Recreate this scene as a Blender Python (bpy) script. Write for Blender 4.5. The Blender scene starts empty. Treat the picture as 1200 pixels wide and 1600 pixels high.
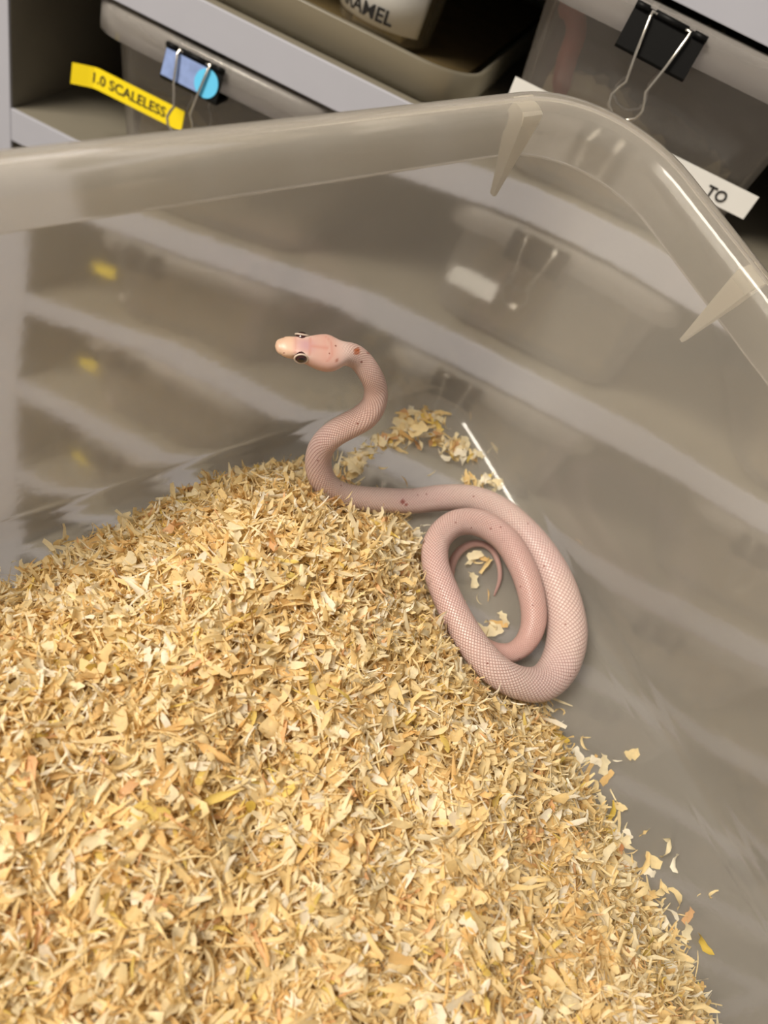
import bpy, math, random
import numpy as np
from mathutils import Vector, Matrix

random.seed(7)
rng = np.random.default_rng(11)
SC = bpy.context.scene
COL = SC.collection

# ------------------------------------------------------------------ camera
F_PX = 1200.0
CAM_Z = 1.25
# rows: world x (along the rack), y (towards the rack), z (up) in camera axes
WT = np.array([[0.88965, -0.45609, 0.02222],
               [0.32940, 0.60731, -0.72296],
               [0.31624, 0.65050, 0.69053]])
CAM = np.array([0.0, 0.0, CAM_Z])
cam_d = bpy.data.cameras.new('camera')
cam_d.sensor_fit = 'VERTICAL'
cam_d.sensor_height = 36.0
cam_d.sensor_width = 27.0
cam_d.lens = 36.0 * F_PX / 1600.0
cam_d.clip_start = 0.01
cam_d.clip_end = 20
cam = bpy.data.objects.new('camera', cam_d)
cam.matrix_world = Matrix.Translation(CAM) @ Matrix(WT.tolist()).to_4x4()
COL.objects.link(cam)
SC.camera = cam
cam_d.dof.use_dof = True
cam_d.dof.focus_distance = 0.232
cam_d.dof.aperture_fstop = 27.0 / 2.6      # about 2.6 mm of aperture, like a phone

# ------------------------------------------------------------------ light
SC.view_settings.view_transform = 'Standard'
SC.view_settings.look = 'None'
SC.view_settings.gamma = 1.0
SC.view_settings.use_curve_mapping = False
SC.view_settings.exposure = 0.0
world = bpy.data.worlds.new('world')
SC.world = world
world.use_nodes = True
world.node_tree.nodes['Background'].inputs[0].default_value = (1.0, 0.91, 0.80, 1)
world.node_tree.nodes['Background'].inputs[1].default_value = 0.34


def area_lamp(name, loc, target, sx, sy, power, col):
    d = bpy.data.lights.new(name, 'AREA')
    d.shape = 'RECTANGLE'
    d.size, d.size_y = sx, sy
    d.energy = power
    d.color = col
    o = bpy.data.objects.new(name, d)
    o.location = loc
    o.rotation_euler = (Vector(target) - Vector(loc)).to_track_quat('-Z', 'Y').to_euler()
    COL.objects.link(o)
    return o


# the room's one ceiling lamp, at ceiling height on the photographer's left (its glints show in the tub's corner)
area_lamp('ceiling_lamp_offscreen', (-0.77, -0.60, 2.40), (-0.05, 0.12, 1.15), 0.6, 0.6, 41.0, (1.0, 0.91, 0.78))

# ------------------------------------------------------------------ helpers
def lin(r, g, b):
    f = lambda c: (c / 255 / 12.92) if c / 255 <= 0.04045 else ((c / 255 + 0.055) / 1.055) ** 2.4
    return (f(r), f(g), f(b), 1.0)


def new_mat(name):
    m = bpy.data.materials.new(name)
    m.use_nodes = True
    return m, m.node_tree.nodes, m.node_tree.links, m.node_tree.nodes['Principled BSDF']


def plain(name, col, rough=0.5, metal=0.0, noise=0.0, nscale=40.0, spec=0.5):
    m, N, L, p = new_mat(name)
    p.inputs['Base Color'].default_value = col
    p.inputs['Roughness'].default_value = rough
    p.inputs['Metallic'].default_value = metal
    p.inputs['Specular IOR Level'].default_value = spec
    if noise:
        tc = N.new('ShaderNodeTexCoord')
        nz = N.new('ShaderNodeTexNoise')
        nz.inputs['Scale'].default_value = nscale
        nz.inputs['Detail'].default_value = 5
        L.new(tc.outputs['Object'], nz.inputs['Vector'])
        mx = N.new('ShaderNodeMix')
        mx.data_type = 'RGBA'
        mx.inputs[6].default_value = tuple(c * (1 - noise) for c in col[:3]) + (1,)
        mx.inputs[7].default_value = tuple(min(1, c * (1 + noise)) for c in col[:3]) + (1,)
        L.new(nz.outputs['Fac'], mx.inputs[0])
        L.new(mx.outputs[2], p.inputs['Base Color'])
    return m


def milky_plastic(name, tint, haze_col, haze, rough, ior=1.42, through=0.5):
    """translucent polypropylene: frosted see-through body with a milky share"""
    m, N, L, p = new_mat(name)
    p.inputs['Base Color'].default_value = tint
    p.inputs['Roughness'].default_value = rough
    p.inputs['IOR'].default_value = ior
    p.inputs['Transmission Weight'].default_value = 1.0
    p.inputs['Specular IOR Level'].default_value = 0.3
    df = N.new('ShaderNodeBsdfDiffuse')
    df.inputs['Color'].default_value = haze_col
    tl = N.new('ShaderNodeBsdfTranslucent')
    tl.inputs['Color'].default_value = haze_col
    mx = N.new('ShaderNodeMixShader')
    mx.inputs[0].default_value = through
    L.new(df.outputs[0], mx.inputs[1])
    L.new(tl.outputs[0], mx.inputs[2])
    m2 = N.new('ShaderNodeMixShader')
    tc = N.new('ShaderNodeTexCoord')
    nz = N.new('ShaderNodeTexNoise')
    nz.inputs['Scale'].default_value = 22.0
    nz.inputs['Detail'].default_value = 3.0
    L.new(tc.outputs['Object'], nz.inputs['Vector'])
    mr = N.new('ShaderNodeMapRange')
    mr.inputs[3].default_value = haze * 0.85
    mr.inputs[4].default_value = haze * 1.15
    L.new(nz.outputs['Fac'], mr.inputs[0])
    nb = N.new('ShaderNodeTexNoise')                # slight waviness of moulded sheet
    nb.inputs['Scale'].default_value = 45.0
    nb.inputs['Detail'].default_value = 4.0
    L.new(tc.outputs['Object'], nb.inputs['Vector'])
    bp = N.new('ShaderNodeBump')
    bp.inputs['Strength'].default_value = 0.28
    bp.inputs['Distance'].default_value = 0.0006
    L.new(nb.outputs['Fac'], bp.inputs['Height'])
    L.new(bp.outputs[0], p.inputs['Normal'])
    L.new(mr.outputs[0], m2.inputs[0])
    L.new(p.outputs[0], m2.inputs[1])
    L.new(mx.outputs[0], m2.inputs[2])
    out = N['Material Output']
    L.new(m2.outputs[0], out.inputs['Surface'])
    return m


def outward(v, f):
    """turn a closed surface's faces outwards"""
    V = np.array([tuple(a) for a in v], float)
    vol = 0.0
    c = V.mean(0)
    V = V - c
    for q in f:
        for i in range(1, len(q) - 1):
            vol += np.dot(V[q[0]], np.cross(V[q[i]], V[q[i + 1]]))
    return v, ([tuple(reversed(q)) for q in f] if vol < 0 else f)


def mesh_obj(name, verts, faces, mat, parent=None, smooth=False, mw=None):
    me = bpy.data.meshes.new(name)
    me.from_pydata([tuple(v) for v in verts], [], [tuple(f) for f in faces])
    me.update()
    if smooth:
        me.polygons.foreach_set('use_smooth', [True] * len(me.polygons))
    if mat:
        me.materials.append(mat)
    o = bpy.data.objects.new(name, me)
    COL.objects.link(o)
    if parent:
        o.parent = parent
    if mw is not None:
        o.matrix_world = mw
    return o


def empty(name, loc=(0, 0, 0)):
    o = bpy.data.objects.new(name, None)
    o.empty_display_size = 0.02
    o.location = loc
    COL.objects.link(o)
    return o


def tag(o, label, cat, group=None, kind=None):
    o['label'] = label
    if cat:
        o['category'] = cat
    if group:
        o['group'] = group
    if kind:
        o['kind'] = kind
    return o


def box_data(x0, x1, y0, y1, z0, z1, b=0.0):
    """box with chamfered edges (b)"""
    if b <= 0:
        v = [(x, y, z) for z in (z0, z1) for y in (y0, y1) for x in (x0, x1)]
        f = [(0, 2, 3, 1), (4, 5, 7, 6), (0, 1, 5, 4), (2, 6, 7, 3), (0, 4, 6, 2), (1, 3, 7, 5)]
        return v, f
    import bmesh
    bm = bmesh.new()
    bmesh.ops.create_cube(bm, size=1.0)
    for w in bm.verts:
        w.co.x = x0 if w.co.x < 0 else x1
        w.co.y = y0 if w.co.y < 0 else y1
        w.co.z = z0 if w.co.z < 0 else z1
    bmesh.ops.bevel(bm, geom=bm.edges[:], offset=b, segments=2, affect='EDGES', profile=0.6)
    bm.verts.index_update()
    v = [tuple(w.co) for w in bm.verts]
    f = [[w.index for w in fc.verts] for fc in bm.faces]
    bm.free()
    return v, f


def ring(x0, x1, y0, y1, r, z, n):
    pts = []
    r = max(r, 1e-5)
    for cx, cy, a0 in ((x1 - r, y1 - r, 0), (x0 + r, y1 - r, 90), (x0 + r, y0 + r, 180), (x1 - r, y0 + r, 270)):
        for i in range(n + 1):
            a = math.radians(a0 + 90 * i / n)
            pts.append((cx + r * math.cos(a), cy + r * math.sin(a), z))
    return pts


def loft(rings, cap0=True, cap1=True):
    v, f = [], []
    n = len(rings[0])
    for rg in rings:
        v += rg
    for k in range(len(rings) - 1):
        for i in range(n):
            j = (i + 1) % n
            f.append((k * n + i, k * n + j, (k + 1) * n + j, (k + 1) * n + i))
    if cap0:
        f.append(tuple(reversed(range(n))))
    if cap1:
        f.append(tuple(range((len(rings) - 1) * n, len(rings) * n)))
    return outward(v, f)


def tube(points, rad, n=8, closed=False):
    """round wire through points; rad number or list"""
    P = [Vector(p) for p in points]
    m = len(P)
    R = rad if hasattr(rad, '__len__') else [rad] * m
    v, f = [], []
    up = Vector((0.013, 0.02, 1))
    prev = None
    for i in range(m):
        a = P[(i - 1) % m] if (closed or i > 0) else P[i]
        b = P[(i + 1) % m] if (closed or i < m - 1) else P[i]
        t = (b - a).normalized()
        if prev is None:
            s = t.cross(up)
            if s.length < 1e-3:
                s = t.cross(Vector((1, 0, 0)))
            s.normalize()
        else:
            s = (prev - t * prev.dot(t)).normalized()
        prev = s
        u = s.cross(t)
        for k in range(n):
            an = 2 * math.pi * k / n
            v.append(tuple(P[i] + (s * math.cos(an) + u * math.sin(an)) * R[i]))
    for i in range(m if closed else m - 1):
        for k in range(n):
            a, b = i * n + k, i * n + (k + 1) % n
            c, d = ((i + 1) % m) * n + (k + 1) % n, ((i + 1) % m) * n + k
            f.append((a, d, c, b))
    if not closed:
        f.append(tuple(range(n)))
        f.append(tuple(reversed(range((m - 1) * n, m * n))))
    return outward(v, f)


def catmull(pts, sub):
    P = np.array(pts, float)
    P = np.vstack([2 * P[0] - P[1], P, 2 * P[-1] - P[-2]])
    out = []
    for i in range(1, len(P) - 2):
        for k in range(sub):
            t = k / sub
            a, b, c, d = P[i - 1], P[i], P[i + 1], P[i + 2]
            out.append(0.5 * (2 * b + (c - a) * t + (2 * a - 5 * b + 4 * c - d) * t * t + (3 * b - a - 3 * c + d) * t ** 3))
    out.append(P[-2])
    return np.array(out)


def text_mesh(name, body, size, mat, parent, xf, extrude=0.0, align='LEFT'):
    cu = bpy.data.curves.new(name, 'FONT')
    cu.body = body
    cu.size = size
    cu.align_x = align
    cu.align_y = 'CENTER'
    cu.offset = size * 0.018
    cu.resolution_u = 3
    o = bpy.data.objects.new(name + '_tmp', cu)
    COL.objects.link(o)
    dg = bpy.context.evaluated_depsgraph_get()
    dg.update()
    me = bpy.data.meshes.new_from_object(o.evaluated_get(dg))
    bpy.data.objects.remove(o)
    v = [tuple(xf(w.co.x, w.co.y)) for w in me.vertices]
    f = [tuple(p.vertices) for p in me.polygons]
    bpy.data.meshes.remove(me)
    return mesh_obj(name, v, f, mat, parent)


# ------------------------------------------------------------------ frames of reference
T_H = 0.12                                       # height of the held tub
SCL = T_H / 0.11
R_TUB = np.array([[0.57087, -0.81563, 0.09411],
                  [0.80511, 0.53364, -0.25889],
                  [0.16093, 0.22356, 0.96131]])
CORNER = np.array([-0.0019, 0.2517, -0.0484]) * SCL + CAM
M_TUB = Matrix.Translation(CORNER) @ Matrix(R_TUB.tolist()).to_4x4() @ Matrix.Translation((0, 0, -T_H))
M_TUB_INV = M_TUB.inverted()
CAM_L = np.array(M_TUB_INV @ Vector(CAM))         # camera in tub coordinates
R_INV = np.array(M_TUB_INV.to_3x3())


def ray_world(u, v):
    return WT @ np.array([(u - 600) / F_PX, -(v - 800) / F_PX, -1.0])


def tub_at(u, v, z):
    """point of the tub's own frame at height z above its floor"""
    d = R_INV @ ray_world(u, v)
    s = (z - CAM_L[2]) / d[2]
    return CAM_L + s * d, s                        # s = depth along the optical axis


K = 0.36 / 0.3117
Y_RACK = 0.36


def rz(z):
    return CAM_Z + z * K


# ------------------------------------------------------------------ materials
M_SHELF = plain('white_laminate', lin(178, 179, 189), 0.42, noise=0.03, nscale=60)
M_BOARD = plain('brown_board', lin(124, 118, 104), 0.65, noise=0.12, nscale=40)
M_PANEL = plain('dark_back_panel', lin(112, 100, 80), 0.7, noise=0.1, nscale=20)
M_FLOOR = plain('floor_vinyl', lin(120, 108, 92), 0.6, noise=0.12, nscale=12)
M_WALL = plain('painted_wall', lin(190, 182, 168), 0.8, noise=0.03, nscale=30)
M_TUBMAT = milky_plastic('translucent_polypropylene', (1.0, 0.99, 0.97, 1), lin(240, 234, 224), 0.25, 0.095)
M_RIB = milky_plastic('rim_rib_plastic', (0.97, 0.96, 0.93, 1), lin(245, 240, 228), 0.85, 0.3)
M_RACKTUB = milky_plastic('clear_tub_plastic', (0.95, 0.95, 0.96, 1), lin(226, 220, 214), 0.30, 0.09, through=0.35)
M_BLACK = plain('black_enamel', lin(12, 12, 12), 0.5, spec=0.15)
M_WIRE = plain('nickel_wire', lin(215, 210, 200), 0.22, metal=1.0)
M_YELLOW = plain('yellow_tape', lin(250, 222, 20), 0.45)
M_INK = plain('black_ink', lin(28, 26, 26), 0.6)
M_PAPER = plain('white_label_paper', lin(235, 234, 230), 0.6)
M_CYAN = plain('cyan_sticker', lin(95, 195, 240), 0.4)
M_BLUETAPE = plain('blue_film', lin(136, 156, 204), 0.15, noise=0.4, nscale=180)
M_TRAY = milky_plastic('tan_tray_plastic', (0.85, 0.8, 0.68, 1), lin(176, 170, 154), 0.45, 0.3)
M_TRAYBED = plain('brown_tray_floor', lin(120, 102, 66), 0.75, noise=0.3, nscale=70)
M_CUP = milky_plastic('clear_cup_plastic', (0.97, 0.95, 0.9, 1), lin(215, 205, 185), 0.1, 0.06)
M_PINK = plain('pink_snake_skin', lin(218, 122, 102), 0.45, noise=0.1, nscale=300)


def wood_material():
    m, N, L, p = new_mat('pine_shaving')
    at = N.new('ShaderNodeAttribute')
    at.attribute_name = 'wood'
    tc = N.new('ShaderNodeTexCoord')
    nz = N.new('ShaderNodeTexNoise')
    nz.inputs['Scale'].default_value = 900.0
    nz.inputs['Detail'].default_value = 3
    L.new(tc.outputs['Object'], nz.inputs['Vector'])
    mr = N.new('ShaderNodeMapRange')
    mr.inputs[3].default_value = 0.82
    mr.inputs[4].default_value = 1.12
    L.new(nz.outputs['Fac'], mr.inputs[0])
    vm = N.new('ShaderNodeVectorMath')
    vm.operation = 'SCALE'
    L.new(at.outputs['Color'], vm.inputs[0])
    L.new(mr.outputs[0], vm.inputs['Scale'])
    p.inputs['Roughness'].default_value = 0.6
    p.inputs['Specular IOR Level'].default_value = 0.3
    L.new(vm.outputs[0], p.inputs['Base Color'])
    tl = N.new('ShaderNodeBsdfTranslucent')
    L.new(vm.outputs[0], tl.inputs['Color'])
    mx = N.new('ShaderNodeMixShader')
    mx.inputs[0].default_value = 0.36
    L.new(p.outputs[0], mx.inputs[1])
    L.new(tl.outputs[0], mx.inputs[2])
    L.new(mx.outputs[0], N['Material Output'].inputs['Surface'])
    return m


M_WOOD = wood_material()
WOODS = np.array([lin(250, 228, 176)[:3], lin(252, 238, 200)[:3], lin(246, 218, 158)[:3], lin(238, 200, 136)[:3],
                  lin(240, 214, 124)[:3], lin(241, 194, 144)[:3], lin(255, 247, 226)[:3]])
WOOD_P = np.array([0.30, 0.25, 0.22, 0.09, 0.025, 0.015, 0.10])

# ------------------------------------------------------------------ room
v, f = box_data(-2.5, 2.5, -1.8, 1.2, -0.05, 0.0)
o = mesh_obj('floor', v, f, M_FLOOR)
tag(o, 'brown vinyl floor of the room', None, kind='structure')
v, f = box_data(-2.5, 2.5, 0.86, 0.95, 0.0, 2.5)
o = mesh_obj('wall_back', v, f, M_WALL)
tag(o, 'painted wall behind the rack', None, kind='structure')

# ------------------------------------------------------------------ rack
PITCH = 0.079 * K
SH_T = 0.015 * K
RX0, RX1 = -0.2455 * K, 0.43 * K
NROW = 10
rack = empty('tub_rack', (0, Y_RACK, 0))
tag(rack, 'white laminate shelf rack holding rows of small tubs', 'rack')


def rack_part(name, x0, x1, y0, y1, z0, z1, mat, b=0.0008):
    v, f = box_data(x0, x1, y0 - Y_RACK, y1 - Y_RACK, z0, z1, b)
    return mesh_obj(name, v, f, mat, rack)


S_TOP = [rz(-0.0985) - (i - 1) * PITCH for i in range(NROW)]     # top face of shelf i
for i in range(NROW):
    rack_part('white_edging', RX0, RX1, Y_RACK, Y_RACK + 0.0019, S_TOP[i] - SH_T, S_TOP[i], M_SHELF, 0.0005)
    rack_part('shelf_board', RX0, RX1, Y_RACK + 0.0020, Y_RACK + 0.36, S_TOP[i] - SH_T, S_TOP[i] - 0.0002, M_BOARD)
for xa, xb in ((RX0 - 0.10, RX0 - 0.0002), (RX1 + 0.0002, RX1 + 0.02)):
    rack_part('white_edging', xa, xb, Y_RACK, Y_RACK + 0.0019, 0.0, S_TOP[0] + 0.3, M_SHELF, 0.0005)
    rack_part('side_panel', xa, xb, Y_RACK + 0.0020, Y_RACK + 0.36, 0.0, S_TOP[0] + 0.3, M_BOARD)
rack_part('back_panel', RX0 - 0.10, RX1 + 0.02, Y_RACK + 0.3605, Y_RACK + 0.37, 0.0, S_TOP[0] + 0.3, M_PANEL)

# ---- the rack's own tubs
RW, RD, RHT = 0.134, 0.30, PITCH - SH_T - 0.003


def tub_shell(W, D, H, inset, lip, fl, th, rc, rf, n):
    """solid thin-walled tub; x in +-W/2, front of lip at y=0, extends to y=D, floor at z=0"""
    def rg(ins, z, r):
        return ring(-W / 2 + ins, W / 2 - ins, ins, D - ins, r, z, n)
    fb = inset + 0.012
    rings = [rg(fb + 0.02, th, rf), rg(fb, th, rf),
             rg(inset + 0.004, th + 0.0012, rf * 1.2), rg(inset + 0.0008, th + 0.004, rf * 1.4),
             rg(lip + 0.0008, H - 0.003, rc * 0.8), rg(lip, H - 0.0008, rc * 0.8), rg(lip - 0.0012, H, rc * 0.85),
             rg(0.0012, H, rc), rg(0.0003, H - 0.0008, rc), rg(0.0, H - 0.002, rc), rg(0.0, H - fl, rc),
             rg(th, H - fl, rc - th), rg(th, H - th * 1.2, rc - th),
             rg(lip - th, H - th * 1.2, rc * 0.85 - th), rg(inset - th, 0.004, rf * 1.4 + th),
             rg(inset + 0.003, 0.0006, rf * 1.2), rg(fb, 0.0, rf), rg(fb + 0.02, 0.0, rf)]
    return loft(rings)


shell_v, shell_f = tub_shell(RW, RD, RHT, 0.014, 0.008, 0.013, 0.0014, 0.02, 0.012, 4)
shell_me = None


def bumpy_bed(name, W, D, h, seed, mat):
    r = np.random.default_rng(seed)
    nx, ny = 26, 20
    v = []
    ph = r.uniform(0, 6, 6)
    for j in range(ny + 1):
        for i in range(nx + 1):
            x, y = -W / 2 + W * i / nx, D * j / ny
            e = h * (0.75 + 0.25 * math.sin(6 * x / W + ph[0]) * math.cos(4 * y / D + ph[1])) + r.normal(0, h * 0.07)
            v.append((x, y, max(e, 0.003)))
    f = [(j * (nx + 1) + i, j * (nx + 1) + i + 1, (j + 1) * (nx + 1) + i + 1, (j + 1) * (nx + 1) + i)
         for j in range(ny) for i in range(nx)]
    # skirt down to the tub floor
    edge = [i for i in range(nx + 1)] + [j * (nx + 1) + nx for j in range(1, ny + 1)] + \
           [ny * (nx + 1) + i for i in range(nx - 1, -1, -1)] + [j * (nx + 1) for j in range(ny - 1, 0, -1)]
    b0 = len(v)
    for e in edge:
        v.append((v[e][0], v[e][1], 0.0))
    m = len(edge)
    for k in range(m):
        f.append((edge[k], b0 + k, b0 + (k + 1) % m, edge[(k + 1) % m]))
    f.append(tuple(reversed(range(b0, b0 + m))))
    return mesh_obj(name, v, f, mat)


M_BED = plain('shavings_bed', lin(240, 210, 164), 0.8, noise=0.35, nscale=160)
bed_meshes = []
for s in range(6):
    b = bumpy_bed('bedding', RW - 0.044, 0.24, 0.030 + 0.004 * s + (0.004 if s > 2 else 0), s, M_BED)
    bed_meshes.append(b.data)
    bpy.data.objects.remove(b)

# binder clip meshes (origin: top centre of jaws, on the flange plane)
CW, CH = 0.030, 0.0155


def clip_body():
    v, f = [], []
    th = 0.0006

    def plate(pts):                                  # closed profile in yz swept along x
        def add(x0, x1):
            b = len(v)
            n = len(pts)
            for x in (x0, x1):
                for y, z in pts:
                    v.append((x, y, z))
            for i in range(n):
                j = (i + 1) % n
                f.append((b + i, b + j, b + n + j, b + n + i))
            f.append(tuple(range(b + n - 1, b - 1, -1)))
            f.append(tuple(range(b + n, b + 2 * n)))
        return add
    # V-shaped spring: front wall, spine, back wall as one profile
    a = plate([(-0.0012, 0), (-0.0012 - th, 0), (-0.0058, -CH + 0.0012), (-0.0048, -CH), (0.0066, -CH),
               (0.0076, -CH + 0.0012), (0.0032 + th, 0), (0.0032, 0), (0.0066, -CH + 0.0014), (-0.0046, -CH + 0.0014)])
    a(-CW / 2, CW / 2)
    return v, f


def clip_tubes(side):
    """rolled jaw edge with gaps for the wire"""
    v, f = [], []
    y = -0.0022 if side < 0 else 0.0042
    for x0, x1 in ((-CW / 2, -0.0095), (-0.0070, 0.0070), (0.0095, CW / 2)):
        a, b = tube([(x0, y, -0.0006), (x1, y, -0.0006)], 0.0013, 8)
        n = len(v)
        v += a
        f += [tuple(i + n for i in q) for q in b]
    return v, f


def clip_handle(side):
    s = -1 if side < 0 else 1
    y0 = -0.0028 if side < 0 else 0.0046
    half = [(0.0060, y0 + s * 0.0002, -0.0006), (0.0082, y0, -0.0006), (0.0080, y0 + s * 0.0016, -0.002),
            (0.0064, y0 + s * 0.0048, -0.013), (0.0043, y0 + s * 0.0056, -0.0235),
            (0.0058, y0 + s * 0.0058, -0.0262), (0.0070, y0 + s * 0.0060, -0.0295), (0.0060, y0 + s * 0.0062, -0.0330),
            (0.0030, y0 + s * 0.0062, -0.0352)]
    pts = half + [(0, y0 + s * 0.0062, -0.0358)] + [(-x, y, z) for x, y, z in reversed(half)]
    return tube(pts, 0.00065, 8)


def mk_me(name, vf, mat, smooth=False):
    me = bpy.data.meshes.new(name)
    me.from_pydata([tuple(a) for a in vf[0]], [], [tuple(a) for a in vf[1]])
    if smooth:
        me.polygons.foreach_set('use_smooth', [True] * len(me.polygons))
    me.materials.append(mat)
    me.update()
    return me


ME_SHELL = mk_me('tub_shell', (shell_v, shell_f), M_RACKTUB, True)
ME_CB = mk_me('clip_body', clip_body(), M_BLACK)
ME_CF = mk_me('clip_jaw_front', clip_tubes(-1), M_BLACK, True)
ME_CK = mk_me('clip_jaw_back', clip_tubes(1), M_BLACK, True)
ME_HF = mk_me('clip_handle_front', clip_handle(-1), M_WIRE, True)
ME_HB = mk_me('clip_handle_back', clip_handle(1), M_WIRE, True)


def child(name, me, parent, loc=(0, 0, 0)):
    o = bpy.data.objects.new(name, me)
    o.parent = parent
    o.location = loc
    COL.objects.link(o)
    return o


def binder_clip(x, z, label, tilt=0.0):
    e = empty('binder_clip', (x, Y_RACK - 0.0008, z))
    e.rotation_euler.y = tilt
    tag(e, label, 'clip', 'binder clips on the rack tubs')
    child('spring_body', ME_CB, e)
    child('rolled_jaw', ME_CF, e)
    child('rolled_jaw', ME_CK, e)
    child('wire_handle', ME_HF, e)
    child('wire_handle', ME_HB, e)
    return e


COLS = {'left': -0.152 * K, 'middle': 0.0125 * K, 'right': 0.177 * K, 'far right': 0.3415 * K}
ORD = ['top', 'second', 'third', 'fourth', 'fifth', 'sixth', 'seventh', 'eighth', 'ninth']
TUBS = {}
for ci, (cn, cx) in enumerate(COLS.items()):
    for r in range(0, 8):                       # row r stands on shelf index r+1
        if cn == 'left' and r == 0:
            continue                            # an open tray stands there
        if cn == 'far right' and r < 1:
            continue
        z0 = S_TOP[r + 1] + 0.0003
        e = empty('rack_tub', (cx, Y_RACK - 0.001, z0))
        tag(e, 'clear rack tub in the %s column, %s row from the %s' % (
            {'left': 'column beside the white side panel,', 'middle': 'second', 'right': 'third', 'far right': 'fourth'}[cn]
            if cn != 'left' else 'first', ORD[r], 'shelf with the tan tray'), 'tub', 'tubs standing in the rack')
        child('shell', ME_SHELL, e)
        TUBS[(cn, r)] = e
        bd = bpy.data.objects.new('shavings_bed', bed_meshes[(r + ci) % 3 + (0 if (cn, r) in (('left', 1), ('middle', 0)) else 3)])
        bd.location = (cx, Y_RACK + 0.0215, z0 + 0.0058)
        COL.objects.link(bd)
        tag(bd, 'bed of tan shavings inside the rack tub of the %s column, %s row' % (
            {'left': 'first', 'middle': 'second', 'right': 'third', 'far right': 'fourth'}[cn], ORD[r]), 'bedding',
            'shavings beds inside the rack tubs', 'stuff')
        dx = {('left', 1): -0.0055 * K, ('middle', 0): -0.0075 * K, ('middle', 1): -0.013 * K}.get(
            (cn, r), (-0.028 if cn == 'left' else -0.02) * K + 0.004 * math.sin(3 * r + ci))
        zt = z0 + RHT - 0.0022
        lab = 'black binder clip on the rack tub of the %s column, %s row' % (
            {'left': 'first', 'middle': 'second', 'right': 'third', 'far right': 'fourth'}[cn], ORD[r])
        if (cn, r) == ('left', 1):
            lab = 'binder clip with blue film and a cyan dot sticker'
        if (cn, r) == ('middle', 0):
            lab = 'plain black binder clip on the tub holding a pink snake'
        c = binder_clip(cx + dx, zt, lab, tilt=0.03 if (cn, r) == ('middle', 0) else 0.0)
        if (cn, r) == ('left', 1):
            CLIP_BLUE = c
TUBS[('middle', 0)]['label'] = 'clear rack tub with plain black clip and a pink snake inside'
TUBS[('left', 1)]['label'] = 'clear rack tub with yellow tape label under a blue-faced clip'

# film and cyan dot on the blue clip's face: the face slopes from y=-0.0018 (z=0) to -0.0058 (z=-CH)
def on_face(x, z, off):
    t = -z / CH
    return (x, -0.0020 - 0.0042 * t - off, z)


v = [on_face(-0.0146, -0.0022, 0.0002), on_face(0.009, -0.0022, 0.0002), on_face(0.009, -0.0134, 0.0002), on_face(-0.0146, -0.0134, 0.0002)]
v += [(a, b + 0.00015, c) for a, b, c in v]
sk = mesh_obj('film_sticker', v, [(3, 2, 1, 0), (4, 5, 6, 7), (0, 1, 5, 4), (1, 2, 6, 5), (2, 3, 7, 6), (3, 0, 4, 7)], M_BLUETAPE, CLIP_BLUE)
sk['label'] = 'shiny blue film'
v = []
for off in (0.0006, 0.0002):
    v += [on_face(0.0083 + 0.0060 * math.cos(a), -0.0082 + 0.0060 * math.sin(a), off) for a in np.linspace(0, 2 * math.pi, 28, endpoint=False)]
f = [tuple(reversed(range(28))), tuple(range(28, 56))] + [(i, (i + 1) % 28, 28 + (i + 1) % 28, 28 + i) for i in range(28)]
sk = mesh_obj('dot_sticker', v, f, M_CYAN, CLIP_BLUE)
sk['label'] = 'round cyan dot sticker'

# yellow tape label on the left tub
tu = TUBS[('left', 1)]
tz0 = tu.location.z
x0 = -0.2145 * K - tu.location.x
LEN, HT = 0.0605, 0.0098
tn = 24


def tape_pt(s, h, off):
    # runs along the front wall, a free end curling off at the left
    x = x0 + s * LEN
    y = 0.0088 - off + 0.0009 * (h / HT - 0.5) - 0.004 * max(0, 0.16 - s) / 0.16
    z = rz(-0.1475) - tz0 + h - HT / 2 - 0.0015 * max(0, 0.2 - s) / 0.2
    return (x, y - 0.004, z)


v, f = [], []
for off in (0.0004, 0.0):
    for i in range(tn + 1):
        for h in (0, HT):
            v.append(tape_pt(i / tn, h, off))
n2 = 2 * (tn + 1)
for i in range(tn):
    a = 2 * i
    f += [(a, a + 2, a + 3, a + 1), (n2 + a, n2 + a + 1, n2 + a + 3, n2 + a + 2), (a, n2 + a, n2 + a + 2, a + 2), (a + 1, a + 3, n2 + a + 3, n2 + a + 1)]
f += [(0, 1, n2 + 1, n2), (2 * tn, n2 + 2 * tn, n2 + 2 * tn + 1, 2 * tn + 1)]
tape = mesh_obj('tape_label', v, f, M_YELLOW, tu)
tape['label'] = 'yellow tape label printed 1.0 SCALELESS'
text_mesh('lettering', '1.0 SCALELESS', 0.0066, M_INK, tape,
          lambda x, y: tape_pt((0.0085 + x * 1.03) / LEN, y + HT / 2, 0.0006))


def front_label(tubkey, cx, cz, w, h, text, size, tx):
    t = TUBS[tubkey]
    v, f = box_data(cx - w / 2 - t.location.x, cx + w / 2 - t.location.x, 0.0078, 0.0082, cz - h / 2 - t.location.z, cz + h / 2 - t.location.z)
    v = [(a, b + 0.0040 - c * 0.086, c) for a, b, c in v]
    lb = mesh_obj('paper_label', v, f, M_PAPER, t)
    lb['label'] = 'white printed paper label'
    if text:
        text_mesh('lettering', text, size, M_INK, lb,
                  lambda x, y: (tx - t.location.x + x, 0.0074 + 0.0040 - (cz - t.location.z + y - 0.0012) * 0.086, cz - t.location.z + y - 0.0012), align='RIGHT')


front_label(('middle', 0), 0.0135 * K, rz(-0.0805), 0.1 * K, 0.0105, 'TO', 0.0066, 0.0540 * K)
front_label(('middle', 1), -0.02 * K, rz(-0.1545), 0.026, 0.011, None, 0, 0)

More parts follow.
